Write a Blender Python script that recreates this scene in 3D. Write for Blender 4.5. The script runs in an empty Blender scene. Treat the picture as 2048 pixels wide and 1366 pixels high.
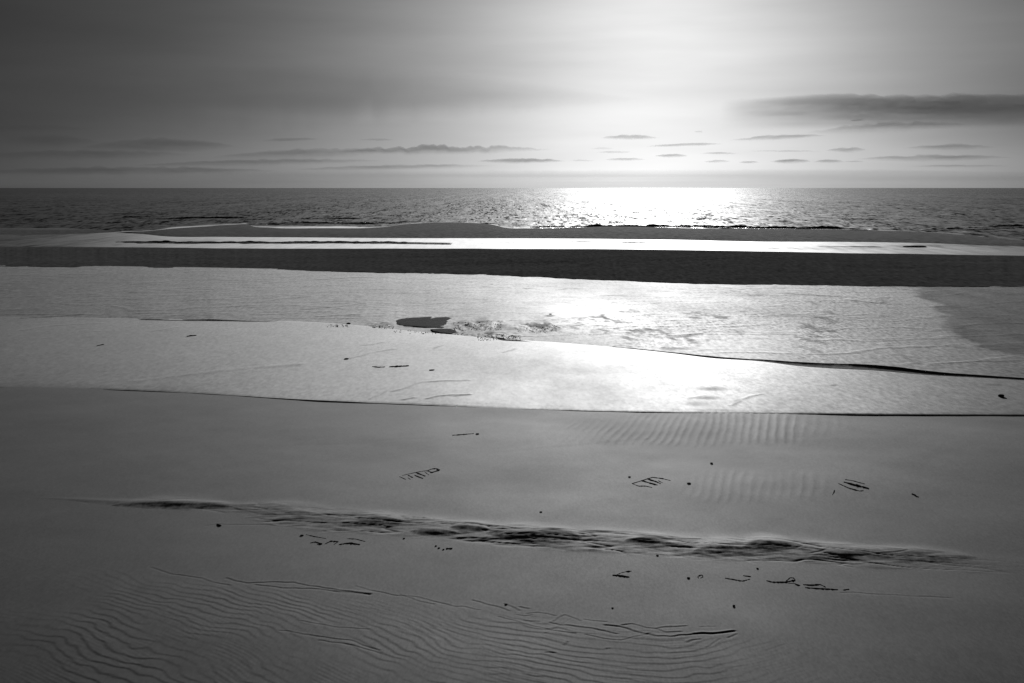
import bpy, bmesh, math, random
import numpy as np

# ------------------------------------------------------------------ camera
W, H, F = 2048.0, 1366.0, 1991.0          # photo pixels, focal length in pixels (35 mm on 36 mm)
CAMZ = 4.0
PITCH = math.atan((683.0 - 376.0) / F)
scene = bpy.context.scene
cam_d = bpy.data.cameras.new('camera'); cam_d.lens = 35.0; cam_d.sensor_width = 36.0
cam_d.clip_start = 0.1; cam_d.clip_end = 200000.0
cam = bpy.data.objects.new('camera', cam_d); scene.collection.objects.link(cam)
cam.location = (0, 0, CAMZ); cam.rotation_euler = (math.pi / 2 - PITCH, 0, 0)
scene.camera = cam

# ------------------------------------------------------------------ light, sky, exposure
SUN_EL, SUN_AZ = math.radians(10.8), math.radians(7.7)      # azimuth to the right of the view
SUN_DIR = (math.sin(SUN_AZ) * math.cos(SUN_EL), math.cos(SUN_AZ) * math.cos(SUN_EL), math.sin(SUN_EL))
sun_d = bpy.data.lights.new('sun', 'SUN'); sun_d.energy = 5.0; sun_d.angle = math.radians(3.0)
sun_d.color = (1, 1, 1)
sun = bpy.data.objects.new('sun', sun_d); scene.collection.objects.link(sun)
sun.location = (SUN_DIR[0] * 60, SUN_DIR[1] * 60, SUN_DIR[2] * 60 + 20)
sun.rotation_euler = (math.pi / 2 - SUN_EL, 0, math.pi - SUN_AZ)

world = bpy.data.worlds.new('World'); scene.world = world; world.use_nodes = True
nt = world.node_tree; nt.nodes.clear()
def wn(t, **k):
    n = nt.nodes.new(t)
    for a, b in k.items(): setattr(n, a, b)
    return n
def wm(op, a, b=None, clamp=False):
    n = wn('ShaderNodeMath', operation=op); n.use_clamp = clamp
    for i, v in enumerate((a, b)):
        if v is None: continue
        if isinstance(v, (int, float)): n.inputs[i].default_value = v
        else: nt.links.new(v, n.inputs[i])
    return n.outputs[0]
sky = wn('ShaderNodeTexSky', sky_type='NISHITA', sun_disc=False)
sky.sun_elevation = SUN_EL; sky.sun_rotation = SUN_AZ
sky.altitude = 0; sky.air_density = 1.0; sky.dust_density = 4.0; sky.ozone_density = 1.0
bw = wn('ShaderNodeRGBToBW'); nt.links.new(sky.outputs[0], bw.inputs[0])
skyv = bw.outputs[0]
# black-and-white film contrast on the whole sky; the low haze that lights up along the horizon
tc = wn('ShaderNodeTexCoord')
sep = wn('ShaderNodeSeparateXYZ'); nt.links.new(tc.outputs['Generated'], sep.inputs[0])
el = wm('MAXIMUM', sep.outputs['Z'], 0.0)
SKY_POW, SKY_PIV, SKY_GAIN, HAZE, HAZE_H = 1.30, 14.0, 0.57, 5.6, 0.0225
base = wm('MULTIPLY', wm('POWER', wm('DIVIDE', skyv, SKY_PIV), SKY_POW), SKY_PIV * SKY_GAIN)
low = wm('MULTIPLY', wm('EXPONENT', wm('MULTIPLY', wm('DIVIDE', el, HAZE_H), -1.0)), wm('MULTIPLY', wm('POWER', skyv, 1.12), HAZE * SKY_GAIN))
tot = wm('ADD', base, low)
# thin uneven cirrus: long faint streaks over the whole sky
smap = wn('ShaderNodeMapping'); smap.inputs['Scale'].default_value = (1.0, 1.0, 9.0); smap.inputs['Rotation'].default_value = (0.0, 0.05, 0.0)
nt.links.new(tc.outputs['Generated'], smap.inputs['Vector'])
cir = wn('ShaderNodeTexNoise'); cir.inputs['Scale'].default_value = 2.6; cir.inputs['Detail'].default_value = 6.0; cir.inputs['Roughness'].default_value = 0.5
nt.links.new(smap.outputs[0], cir.inputs['Vector'])
tot = wm('MULTIPLY', tot, wm('ADD', 0.72, wm('MULTIPLY', cir.outputs['Fac'], 0.56)))
bg = wn('ShaderNodeBackground'); bg.inputs['Strength'].default_value = 0.05
nt.links.new(tot, bg.inputs['Color'])
wo = wn('ShaderNodeOutputWorld'); nt.links.new(bg.outputs[0], wo.inputs['Surface'])

vs = scene.view_settings
vs.view_transform = 'Standard'; vs.look = 'None'; vs.gamma = 1.0; vs.use_curve_mapping = False
vs.exposure = -2.0
scene.cycles.max_bounces = 6; scene.cycles.volume_bounces = 1; scene.cycles.transparent_max_bounces = 8

# ------------------------------------------------------------------ helpers
COL = scene.collection
rng = np.random.default_rng(7); random.seed(7)
def dep(py): return np.tan(PITCH + np.arctan((np.asarray(py, float) - 683.0) / F))      # drop per metre of distance (centre column)
def at(px, py, z=0.0):
    """pixel of the photograph -> point on the level z"""
    px = np.asarray(px, float); py = np.asarray(py, float)
    u = (px - 1024.0) / F; v = (683.0 - py) / F
    dy = math.cos(PITCH) + v * math.sin(PITCH); dz = -math.sin(PITCH) + v * math.cos(PITCH)
    t = (np.asarray(z, float) - CAMZ) / dz
    return u * t, dy * t
def zat(px, py, Y):
    """height of the pixel's ray at distance Y"""
    v = (683.0 - np.asarray(py, float)) / F
    dy = math.cos(PITCH) + v * math.sin(PITCH); dz = -math.sin(PITCH) + v * math.cos(PITCH)
    return CAMZ + dz * Y / dy
def xat(px, py, Y):
    v = (683.0 - np.asarray(py, float)) / F
    return (np.asarray(px, float) - 1024.0) / F * Y / (math.cos(PITCH) + v * math.sin(PITCH))
def curve(pts):
    """smooth line y(x) through points"""
    p = np.array(pts, float); x, y = p[:, 0], p[:, 1]
    m = np.gradient(y, x)
    def f(q):
        q = np.clip(np.asarray(q, float), x[0], x[-1])
        i = np.clip(np.searchsorted(x, q) - 1, 0, len(x) - 2)
        h = x[i + 1] - x[i]; t = (q - x[i]) / h
        return ((2*t**3 - 3*t**2 + 1) * y[i] + (t**3 - 2*t**2 + t) * h * m[i] + (-2*t**3 + 3*t**2) * y[i + 1] + (t**3 - t**2) * h * m[i + 1])
    return f
def lin(pts):
    p = np.array(pts, float)
    return lambda q: np.interp(q, p[:, 0], p[:, 1])
def sstep(a, b, x):
    t = np.clip((x - a) / (b - a), 0, 1); return t * t * (3 - 2 * t)
def hash2(i, j, s):
    n = (i.astype(np.int64) * 374761393 + j.astype(np.int64) * 668265263 + s * 974634777) & 0xffffffff
    n = ((n ^ (n >> 13)) * 1274126177) & 0xffffffff
    return ((n ^ (n >> 16)) & 0xffff) / 65535.0
def vnoise(x, y, s=0):
    xi = np.floor(x); yi = np.floor(y); fx = x - xi; fy = y - yi
    xi = xi.astype(np.int64); yi = yi.astype(np.int64)
    u = fx**3 * (fx * (fx * 6 - 15) + 10); v = fy**3 * (fy * (fy * 6 - 15) + 10)
    a = hash2(xi, yi, s); b = hash2(xi + 1, yi, s); c = hash2(xi, yi + 1, s); d = hash2(xi + 1, yi + 1, s)
    return (a + (b - a) * u + (c - a) * v + (a - b - c + d) * u * v) * 2 - 1
def fbm(x, y, o=4, s=0, g=0.5):
    t = 0; a = 1; n = 0
    for k in range(o):
        t = t + a * vnoise(x * 2**k + 13.7 * k, y * 2**k - 7.1 * k, s + k); n += a; a *= g
    return t / n
def seg_dist(X, Y, line):
    d = np.full(X.shape, 1e9)
    for (x0, y0), (x1, y1) in zip(line[:-1], line[1:]):
        vx, vy = x1 - x0, y1 - y0; L = vx * vx + vy * vy + 1e-12
        t = np.clip(((X - x0) * vx + (Y - y0) * vy) / L, 0, 1)
        d = np.minimum(d, np.hypot(X - x0 - t * vx, Y - y0 - t * vy))
    return d
def world_line(pts, z=0.0):
    p = np.array(pts, float); x, y = at(p[:, 0], p[:, 1], z); return list(zip(x, y))
def grid_mesh(name, X, Y, Z, mat, attrs=None):
    R, C = X.shape
    me = bpy.data.meshes.new(name)
    co = np.stack([X, Y, Z], -1).reshape(-1, 3).astype(np.float32)
    idx = np.arange(R * C).reshape(R, C)
    q = np.stack([idx[:-1, :-1], idx[:-1, 1:], idx[1:, 1:], idx[1:, :-1]], -1).reshape(-1, 4).astype(np.int32)
    n = len(q)
    me.vertices.add(len(co)); me.vertices.foreach_set('co', co.ravel())
    me.loops.add(n * 4); me.loops.foreach_set('vertex_index', q.ravel())
    me.polygons.add(n); me.polygons.foreach_set('loop_start', np.arange(0, n * 4, 4, dtype=np.int32))
    me.polygons.foreach_set('loop_total', np.full(n, 4, np.int32))
    me.update(calc_edges=True); me.validate()
    me.polygons.foreach_set('use_smooth', np.ones(n, bool))
    for k, v in (attrs or {}).items():
        a = me.attributes.new(k, 'FLOAT', 'POINT'); a.data.foreach_set('value', np.ascontiguousarray(v.reshape(-1), np.float32))
    me.materials.append(mat)
    o = bpy.data.objects.new(name, me); COL.objects.link(o)
    return o
def structure(o): o['kind'] = 'structure'; return o
def tag(o, label, cat, group=None):
    o['label'] = label; o['category'] = cat
    if group: o['group'] = group
    return o
def empty(name, loc):
    o = bpy.data.objects.new(name, None); o.location = loc; o.empty_display_size = 0.1; COL.objects.link(o); return o

# ------------------------------------------------------------------ materials (black-and-white film: everything grey)
class M:
    def __init__(s, name):
        s.m = bpy.data.materials.new(name); s.m.use_nodes = True; s.t = s.m.node_tree; s.t.nodes.clear()
        s.out = s.n('ShaderNodeOutputMaterial')
    def n(s, t, **k):
        x = s.t.nodes.new(t)
        for a, b in k.items(): setattr(x, a, b)
        return x
    def put(s, sock, v):
        if isinstance(v, (int, float)):
            sock.default_value = (v, v, v, 1) if sock.type == 'RGBA' else v
        elif isinstance(v, tuple): sock.default_value = v
        else: s.t.links.new(v, sock)
    def math(s, op, a, b=None, c=None, clamp=False):
        x = s.n('ShaderNodeMath', operation=op); x.use_clamp = clamp
        for i, v in enumerate((a, b, c)):
            if v is not None: s.put(x.inputs[i], v)
        return x.outputs[0]
    def mix(s, f, a, b):      # floats
        x = s.n('ShaderNodeMix', data_type='FLOAT'); s.put(x.inputs[0], f); s.put(x.inputs[2], a); s.put(x.inputs[3], b); return x.outputs[0]
    def attr(s, name):
        x = s.n('ShaderNodeAttribute', attribute_name=name); return x.outputs['Fac']
    def pos(s):
        return s.n('ShaderNodeNewGeometry').outputs['Position']
    def noise(s, scale, vec=None, xyz=(1, 1, 1), detail=4, rough=0.55, rot=0.0):
        mp = s.n('ShaderNodeMapping'); mp.inputs['Scale'].default_value = xyz; mp.inputs['Rotation'].default_value = (0, 0, rot)
        s.t.links.new(vec if vec is not None else s.pos(), mp.inputs['Vector'])
        x = s.n('ShaderNodeTexNoise'); x.inputs['Scale'].default_value = scale; x.inputs['Detail'].default_value = detail
        x.inputs['Roughness'].default_value = rough
        s.t.links.new(mp.outputs[0], x.inputs['Vector']); return x
    def ramp(s, v, a, b, c=0.0, d=1.0):
        x = s.n('ShaderNodeMapRange'); x.clamp = True; s.put(x.inputs[0], v)
        for i, k in enumerate((a, b, c, d)): s.put(x.inputs[i + 1], k)
        return x.outputs[0]
    def bump(s, h, strength, dist, normal=None):
        x = s.n('ShaderNodeBump'); s.put(x.inputs['Strength'], strength); x.inputs['Distance'].default_value = dist
        s.t.links.new(h, x.inputs['Height'])
        if normal is not None: s.t.links.new(normal, x.inputs['Normal'])
        return x.outputs[0]
    def tilt(s, noise_color, amount, xs=1.0, ys=1.0):
        """surface normal leaned by a noise vector: ripples too small for the mesh"""
        a = s.n('ShaderNodeVectorMath', operation='SUBTRACT'); s.t.links.new(noise_color, a.inputs[0]); a.inputs[1].default_value = (0.5, 0.5, 0.5)
        b = s.n('ShaderNodeVectorMath', operation='MULTIPLY'); s.t.links.new(a.outputs[0], b.inputs[0]); b.inputs[1].default_value = (xs, ys, 0)
        k = s.n('ShaderNodeVectorMath', operation='SCALE'); s.t.links.new(b.outputs[0], k.inputs[0]); s.put(k.inputs['Scale'], amount)
        return k.outputs[0]
    def addn(s, *vs):
        cur = s.n('ShaderNodeNewGeometry').outputs['Normal']
        for v in vs:
            a = s.n('ShaderNodeVectorMath', operation='ADD'); s.t.links.new(cur, a.inputs[0]); s.t.links.new(v, a.inputs[1]); cur = a.outputs[0]
        z = s.n('ShaderNodeVectorMath', operation='NORMALIZE'); s.t.links.new(cur, z.inputs[0]); return z.outputs[0]
    def pbr(s, base, rough, spec=0.5, normal=None, link=True, ior=None, aniso=0.0):
        x = s.n('ShaderNodeBsdfPrincipled'); s.put(x.inputs['Base Color'], base); s.put(x.inputs['Roughness'], rough)
        s.put(x.inputs['Specular IOR Level'], spec)
        if ior: x.inputs['IOR'].default_value = ior
        if aniso is not None and not (isinstance(aniso, float) and aniso == 0.0):      # ripples and drainage lines run up and down the beach: the sheen spreads sideways
            s.put(x.inputs['Anisotropic'], aniso)
            c = s.n('ShaderNodeCombineXYZ'); c.inputs[0].default_value = 1.0; s.t.links.new(c.outputs[0], x.inputs['Tangent'])
        if normal is not None: s.t.links.new(normal, x.inputs['Normal'])
        if link: s.t.links.new(x.outputs[0], s.out.inputs['Surface'])
        return x.outputs[0]

def sand_material(name, base, rough, spec, patch=0.12, dark=0.03, grain_amt=0.5, film=0.0, streak=(1, 1, 1), fine=60.0, ior=None, aniso=0.0, fine_amt=0.10):
    """damp sand; attribute dull = dark matte sediment and shade painted on scarp and bank faces, attribute grain = rough broken surface"""
    m = M(name)
    big = m.noise(0.35, xyz=streak, detail=5); mid = m.noise(2.2, xyz=streak, detail=4); fin = m.noise(fine, xyz=(1, 0.4, 1), detail=3)
    dull = m.attr('dull'); grain = m.attr('grain')
    edge = m.math('ADD', dull, m.math('MULTIPLY', m.math('SUBTRACT', mid.outputs['Fac'], 0.5), m.math('MULTIPLY', dull, 0.9)), clamp=True)
    v = m.math('ADD', m.math('MULTIPLY', m.math('SUBTRACT', big.outputs['Fac'], 0.5), patch * 2),
               m.math('MULTIPLY', m.math('SUBTRACT', fin.outputs['Fac'], 0.5), patch))
    b = m.math('MULTIPLY', base, m.math('ADD', 1.0, v))
    b = m.mix(edge, b, dark)
    r = m.math('ADD', rough, m.math('MULTIPLY', m.math('SUBTRACT', big.outputs['Fac'], 0.5), 0.16))
    if film:
        wet = m.ramp(m.noise(0.22, xyz=streak, detail=6, rough=0.6).outputs['Fac'], 0.46, 0.62)
        r = m.math('SUBTRACT', r, m.math('MULTIPLY', wet, film))
    r = m.mix(edge, r, 0.95)
    sp = m.mix(edge, spec, 0.06)
    g1 = m.noise(9.0, xyz=(1, 0.45, 1), detail=5, rough=0.7)
    nrm = m.addn(m.tilt(fin.outputs['Color'], fine_amt), m.tilt(g1.outputs['Color'], m.math('MULTIPLY', grain, grain_amt)))
    m.pbr(b, r, sp, nrm, ior=ior, aniso=aniso)
    return m.m
MAT = {}
MAT['sand'] = sand_material('damp_sand', 0.06, 0.71, 1.0, aniso=0.56, patch=0.10, fine=45, fine_amt=0.08, dark=0.08)
MAT['flat1'] = sand_material('wet_sand', 0.09, 0.65, 1.0, aniso=0.75, fine_amt=0.11, patch=0.10, film=0.10, dark=0.06, streak=(0.5, 0.22, 1), fine=14, grain_amt=0.5)
MAT['flat2'] = sand_material('rippled_wet_sand', 0.08, 0.68, 0.8, aniso=0.66, fine_amt=0.18, patch=0.12, film=0.08, dark=0.20, streak=(0.35, 0.2, 1), fine=10, grain_amt=0.9)
MAT['bar'] = sand_material('dry_bar_sand', 0.34, 1.0, 0.0, patch=0.22, streak=(0.25, 0.9, 1), fine=5, fine_amt=0.3)
MAT['bar2'] = sand_material('outer_bar_sand', 0.34, 0.95, 0.06, patch=0.2, streak=(0.15, 0.5, 1), fine=3, fine_amt=0.3)

def water_material():
    m = M('sea_water')
    wave = m.attr('wave')
    n1 = m.noise(1.5, xyz=(1, 0.10, 1), detail=3, rough=0.6)
    n2 = m.noise(0.55, xyz=(1, 0.05, 1), detail=3, rough=0.6)
    n3 = m.noise(0.16, xyz=(1, 0.03, 1), detail=3, rough=0.6)
    n0 = m.noise(3.6, xyz=(1, 0.10, 1), detail=2)
    gust = m.noise(0.012, xyz=(0.5, 0.4, 1), detail=4)
    nrm = m.addn(m.tilt(n0.outputs['Color'], m.math('MULTIPLY', wave, 1.0), 0.9, 0.8), m.tilt(n1.outputs['Color'], m.math('MULTIPLY', wave, 1.0), 0.9, 0.8), m.tilt(n2.outputs['Color'], m.math('MULTIPLY', wave, 0.5), 0.9, 0.8),
                 m.tilt(n3.outputs['Color'], m.math('MULTIPLY', wave, 0.3), 1.3, 0.8))
    r = m.mix(m.ramp(wave, 0.1, 0.6), 0.60, m.ramp(gust.outputs['Fac'], 0.3, 0.7, 0.50, 0.64))
    m.pbr(0.03, r, m.ramp(wave, 0.1, 0.6, 1.0, 0.4), nrm, ior=1.33, aniso=m.ramp(wave, 0.1, 0.6, 0.78, 0.44))
    return m.m
MAT['sea'] = water_material()

def foam_material():
    m = M('wave_foam')
    n = m.noise(1.6, xyz=(1, 2.0, 2.0), detail=6, rough=0.7)
    k = m.ramp(n.outputs['Fac'], 0.42, 0.62)
    b = m.mix(k, 0.05, 0.75); r = m.mix(k, 0.25, 0.7)
    m.pbr(b, r, 0.5, m.bump(n.outputs['Fac'], 0.6, 0.2)); return m.m
MAT['foam'] = foam_material()
def simple(name, base, rough, spec=0.3, nscale=30.0, var=0.5, bump=0.4, dist=0.01):
    m = M(name); n = m.noise(nscale, vec=m.n('ShaderNodeTexCoord').outputs['Object'], detail=5, rough=0.65)
    b = m.math('MULTIPLY', base, m.ramp(n.outputs['Fac'], 0.25, 0.75, 1 - var, 1 + var))
    m.pbr(b, rough, spec, m.bump(n.outputs['Fac'], bump, dist)); return m.m
MAT['wood'] = simple('dark_driftwood', 0.035, 0.85, 0.15)
MAT['weed'] = simple('dried_seaweed', 0.06, 0.8, 0.15)
MAT['stone'] = simple('dark_pebble', 0.03, 0.8, 0.15)
MAT['rock'] = simple('dark_rock', 0.13, 0.9, 0.15, nscale=6, dist=0.04)
MAT['rubble'] = simple('broken_stone', 0.30, 0.7, 0.5)
def cloud_material(name, density, albedo, aniso=0.5):
    m = M(name); v = m.n('ShaderNodeVolumePrincipled')
    v.inputs['Color'].default_value = (albedo, albedo, albedo, 1); v.inputs['Density'].default_value = density; v.inputs['Anisotropy'].default_value = aniso
    m.t.links.new(v.outputs[0], m.out.inputs['Volume']); return m.m

# ------------------------------------------------------------------ lines of the shore, traced as pixels
L1 = curve([(-1500, 765), (-400, 772), (40, 775), (300, 782), (420, 788), (600, 799), (750, 806), (900, 812), (1060, 818), (1300, 824), (1500, 826), (1750, 829), (2000, 830), (2500, 833), (3600, 840)])
L2B = curve([(-1500, 625), (-400, 632), (40, 637), (250, 640), (450, 643), (600, 646), (700, 652), (800, 663), (900, 672), (1000, 681), (1100, 687), (1250, 700), (1350, 711), (1420, 720), (1520, 727), (1600, 737), (1650, 741), (1750, 746), (1850, 755), (2000, 763), (2300, 785), (3600, 880)])
L2T = lin([(-1500, 0.4), (40, 0.6), (200, 2.5), (420, 3), (520, 0.8), (700, 1.0), (760, 4), (850, 5), (1000, 4), (1060, 2.5), (1200, 2.5), (1260, 5), (1330, 5.5), (1420, 8), (1500, 7), (1600, 13), (1700, 16), (1800, 16), (1900, 12), (2000, 10), (2300, 10), (3600, 10)])   # height of the dark face
L3 = curve([(-1500, 524), (-400, 529), (40, 533), (400, 538), (750, 545), (1024, 552), (1200, 560), (1350, 566), (1500, 570), (1700, 573), (2000, 574), (2500, 576), (3600, 580)])
L4 = curve([(-1500, 488), (-400, 492), (40, 495), (300, 497), (500, 499), (800, 499), (1024, 499), (1300, 500), (1500, 503), (1750, 508), (2000, 512), (2500, 520), (3600, 535)])
L5 = curve([(150, 466), (235, 465), (280, 468), (330, 473), (450, 474), (700, 476), (900, 477), (1024, 477), (1200, 478), (1350, 480), (1500, 483), (1750, 485), (1900, 488), (2000, 492), (2300, 500), (3000, 512)])
L6 = curve([(150, 466), (235, 464.6), (290, 462), (350, 456.5), (420, 452), (470, 449), (495, 448.5), (505, 452), (540, 455), (650, 456), (740, 455.5), (775, 453), (800, 449.5), (850, 445.5), (900, 444.5), (950, 446), (985, 449), (1010, 455), (1060, 456.5), (1130, 456), (1200, 453), (1260, 452), (1320, 454.5), (1400, 456.5), (1500, 457), (1700, 460), (1850, 464), (1930, 470), (2000, 477), (2300, 492), (3000, 508)])
def columns(step=2.0, lo=-250, hi=2300, far_lo=-1500, far_hi=3600):
    return np.concatenate([np.linspace(far_lo, lo, 60, endpoint=False), np.arange(lo, hi, step), np.linspace(hi, far_hi, 60)])

# ------------------------------------------------------------------ foreground sand
def build_foreground():
    Ynear = np.linspace(-25, 6.2, 40, endpoint=False)
    py = np.linspace(1440, 770, 620)
    Yf = at(np.full(620, 1024.0), py, 0.0)[1]
    Y = np.concatenate([Ynear, Yf[Yf >= 6.2]])
    s = np.concatenate([np.linspace(-2.2, -0.40, 60, endpoint=False), np.linspace(-0.40, 0.40, 1300), np.linspace(0.40, 2.2, 61)[1:]])
    YY, SS = np.meshgrid(Y, s, indexing='ij'); XX = SS * (YY + 12.0)
    Z = 0.012 * fbm(XX * 0.25, YY * 0.35, 3, 3) + 0.0055 * fbm(XX * 0.9 + 5, YY * 0.7, 3, 9)
    dull = np.zeros_like(Z); grain = np.full_like(Z, 0.03)
    dens = (SS > -0.42) & (SS < 0.42) & (YY > 6.0)
    # --- scarp / strand line across the foreground
    rp = curve([(-900, 955), (-300, 984), (100, 997), (300, 1009), (400, 1012), (480, 1018), (620, 1035), (780, 1048), (930, 1063), (1080, 1076), (1250, 1086), (1400, 1097), (1520, 1099), (1700, 1109), (1850, 1117), (2000, 1128), (2600, 1165)])
    qx = np.linspace(-900, 2600, 400); rx, ry = at(qx, rp(qx), 0.0)
    half = np.interp(qx, [-900, 60, 150, 300, 470, 560, 700, 900, 1100, 1300, 1500, 1700, 1850, 1960, 2100, 2600], [0, 0, 3, 7, 8, 19, 20, 17, 19, 18, 19, 20, 19, 17, 14, 10])
    _, ryt = at(qx, rp(qx) - half, 0.0); hw = ryt - ry + 1e-3
    yl = np.interp(XX, rx, ry); sel = np.where(dens & (np.abs(YY - yl) < 2.2)); x, y = XX[sel], YY[sel]; yl = yl[sel]
    hwv = np.interp(x, rx, hw); am = np.clip(np.interp(x, rx, half) / 18.0, 0, 1) * np.interp(x, rx, np.interp(qx, [-900, 1600, 1750, 1900, 2010, 2600], [1, 1, 0.8, 0.45, 0.1, 0]))
    d = (y - yl) / np.maximum(hwv, 0.02)
    d2 = d + 0.35 * fbm(x * 1.3, y * 2.0, 3, 21)
    prof = np.where(d2 > 0.55, np.exp(-((d2 - 0.55) / 0.75) ** 2), sstep(-1.0, 0.55, d2))
    rid = np.exp(-(np.maximum(np.abs(d) - 0.9, 0) / 0.25) ** 2) * am
    st = fbm((x * 1.6 + y * 2.6), (y * 3.4 - x * 0.55) * 2.2, 4, 31, 0.6)
    # grooves that the ebb cut along the strand line
    gr = 1 - np.abs(fbm(x * 0.9 + y * 0.6, (y + 0.16 * x) * 5.5, 3, 55))
    dull[sel] = rid * sstep(0.955, 0.995, gr) * 0.35 * sstep(-0.3, 0.3, fbm(x * 0.8, y * 1.5, 2, 57))
    Z[sel] += am * 0.016 * prof + rid * 0.006 * st + rid * 0.005 * np.abs(fbm((x - 0.9 * y) * 1.0, (y + 0.5 * x) * 6.0, 3, 37)) - rid * 0.006 * sstep(0.90, 1.0, gr)
    grain[sel] = np.maximum(grain[sel], rid * 0.25)
    # dark lens-shaped faces on the scarp, their shade painted in as dull tone
    for cx, cy, hwx, hh, tilt, a in [(345, 1012, 125, 8, 0.01, .95), (600, 1027, 32, 3, 0.02, .9), (755, 1042, 58, 6, 0.05, .95), (740, 1050, 75, 6, 0.0, .7), (870, 1066, 52, 7, 0.05, .65), (940, 1060, 42, 6, 0.06, .95),
                                      (1060, 1077, 90, 12, 0.10, .75), (1120, 1073, 45, 8, 0.12, .85), (1297, 1083, 50, 7, -0.03, 1.0), (1362, 1079, 45, 2.0, 0.0, .9), (1450, 1101, 66, 8, -0.03, .75), (1545, 1095, 62, 10, -0.03, 1.0),
                                      (1470, 1108, 60, 4, 0.03, .6), (1690, 1112, 75, 8, -0.06, .6), (1800, 1110, 70, 7, -0.05, .38), (1870, 1118, 85, 9, -0.05, .32), (960, 1052, 60, 2.0, 0.10, .9), (1110, 1063, 55, 1.4, 0.0, .8), (1320, 1088, 75, 2.5, 0.1, .8)]:
        u = np.linspace(-1, 1, 25); ex, ey = at(cx + hwx * u, cy + tilt * hwx * u, 0.0)
        top = at(cx + hwx * u, cy + tilt * hwx * u - hh * (1 - u * u) ** 0.8, 0.0)[1] - ey
        bot = ey - at(cx + hwx * u, cy + tilt * hwx * u + hh * (1 - u * u) ** 0.8, 0.0)[1]
        sel = np.where(dens & (XX > ex[0]) & (XX < ex[-1]) & (YY > ey.min() - 1.2) & (YY < ey.max() + 1.2))
        x, y = XX[sel], YY[sel]
        e0 = np.interp(x, ex, ey); et = np.interp(x, ex, top) + 1e-4; eb = np.interp(x, ex, bot) + 1e-4
        k = np.where(y > e0, (y - e0) / et, (e0 - y) / eb) + 0.5 * fbm(x * 3.5 + 2 * y, y * 6, 4, 61)
        msk = 1 - sstep(0.6, 1.1, k)
        tex = 0.3 + 0.7 * sstep(-0.25, 0.2, fbm((x * 2.4 + y * 3.5), (y * 3.0 - x * 0.7) * 4, 3, 71))
        dull[sel] = np.maximum(dull[sel], msk * a * 0.6 * tex)
        # a low mound: smooth hollow face towards the camera, long back towards the sea
        tt = (y - (e0 - eb)) / (et + eb) + 0.10 * fbm(x * 2.2, y * 2.2, 3, 65); uu = np.clip(1 - ((x - ex[12]) / (ex[-1] - ex[12])) ** 2, 0, 1)
        Z[sel] += 0.0021 * hh * a * (1 + 0.5 * fbm(x * 2.0 + 2.5 * y, (y - 0.25 * x) * 5, 3, 67)) * uu * np.where(tt < 0.85, sstep(0.0, 0.85, tt) ** 1.3, np.exp(-((tt - 0.85) / 0.8) ** 2))
        grain[sel] = np.maximum(grain[sel], msk * 0.6)
    # --- ripple field in the lower left, lines leaning towards the camera on the right
    top = curve([(-600, 1040), (60, 1105), (300, 1140), (500, 1165), (700, 1185), (1000, 1215), (1200, 1240), (1450, 1262), (1700, 1268), (2100, 1290)])
    tq = np.linspace(-600, 2100, 200); tx, ty = at(tq, top(tq), 0.0)
    ins = np.interp(XX, tx, ty) - YY; sel = np.where((YY > 3) & (ins > -0.05) & (np.abs(XX) < 8)); x, y = XX[sel], YY[sel]
    inside = sstep(-0.02, 0.30, ins[sel])
    fade = np.interp(x, [-4.6, -3.9, -2.2, 0.4, 1.6, 2.4, 3.2], [0.2, 0.9, 1, 0.8, 0.6, 0.25, 0.0])
    gq = np.linspace(-9, 9, 181)
    gx = np.cumsum(np.interp(gq, [-9, -3, -1.6, 0.0, 1.4, 2.2, 9], [0.62, 0.62, 0.75, 0.52, 0.05, -0.45, -0.5])) * 0.1
    g = np.interp(x, gq, gx)
    w = (y + g + 0.26 * fbm(x * 0.8, y * 0.8, 4, 81) + 0.06 * fbm(x * 4, y * 4, 2, 83)) / 0.118; tri = w - np.floor(w)
    saw = 1 - np.where(tri < 0.80, tri / 0.80, (1 - tri) / 0.20)
    brk = sstep(-0.5, 0.45, fbm(x * 1.5 + 0.8 * y, y * 1.4, 3, 85))
    w2 = (y + g * 1.25 + 0.10 * fbm(x * 1.4, y * 1.6, 3, 87)) / 0.061; t2 = w2 - np.floor(w2)
    Z[sel] += inside * fade * ((0.0002 + 0.0023 * brk) * (saw - 0.5) + 0.0009 * (1 - np.where(t2 < 0.75, t2 / 0.75, (1 - t2) / 0.25)) * sstep(-0.2, 0.4, fbm(x * 2.1, y * 2.2, 3, 88)))
    grain[sel] = np.maximum(grain[sel], inside * 0.10)
    # --- two fields of small ripples running away from the camera
    for (x0, x1, y0, y1, amp, wl) in [(1090, 1720, 816, 888, 0.0080, 0.14), (1350, 1700, 930, 1006, 0.0038, 0.14)]:
        cx, cy = at((x0 + x1) / 2, (y0 + y1) / 2, 0.0); ax = at(x1, (y0 + y1) / 2, 0.0)[0] - cx; ay = (at(1024, y0, 0.0)[1] - at(1024, y1, 0.0)[1]) / 2
        sel = np.where(dens & (np.abs(YY - cy) < ay * 1.6) & (np.abs(XX - cx) < ax * 1.6)); x, y = XX[sel], YY[sel]
        k = np.abs((x - cx - 0.29 * (y - cy)) / ax) ** 3 + np.abs((y - cy) / ay) ** 3
        msk = 1 - sstep(0.05, 1.0, k + 0.7 * fbm(x * 1.0, y * 0.7, 3, 91))
        p = (x - 0.29 * y + 0.09 * fbm(x * 0.9, y * 0.6, 3, 93)) / (wl * (1 + 0.25 * sstep(cx, cx + ax, x)))
        Z[sel] += msk * amp * (0.5 + 0.5 * np.cos(2 * np.pi * p)) ** 1.6 * (0.65 + 0.35 * vnoise(np.floor(p) * 0.73, y * 0.8, 95))
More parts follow.
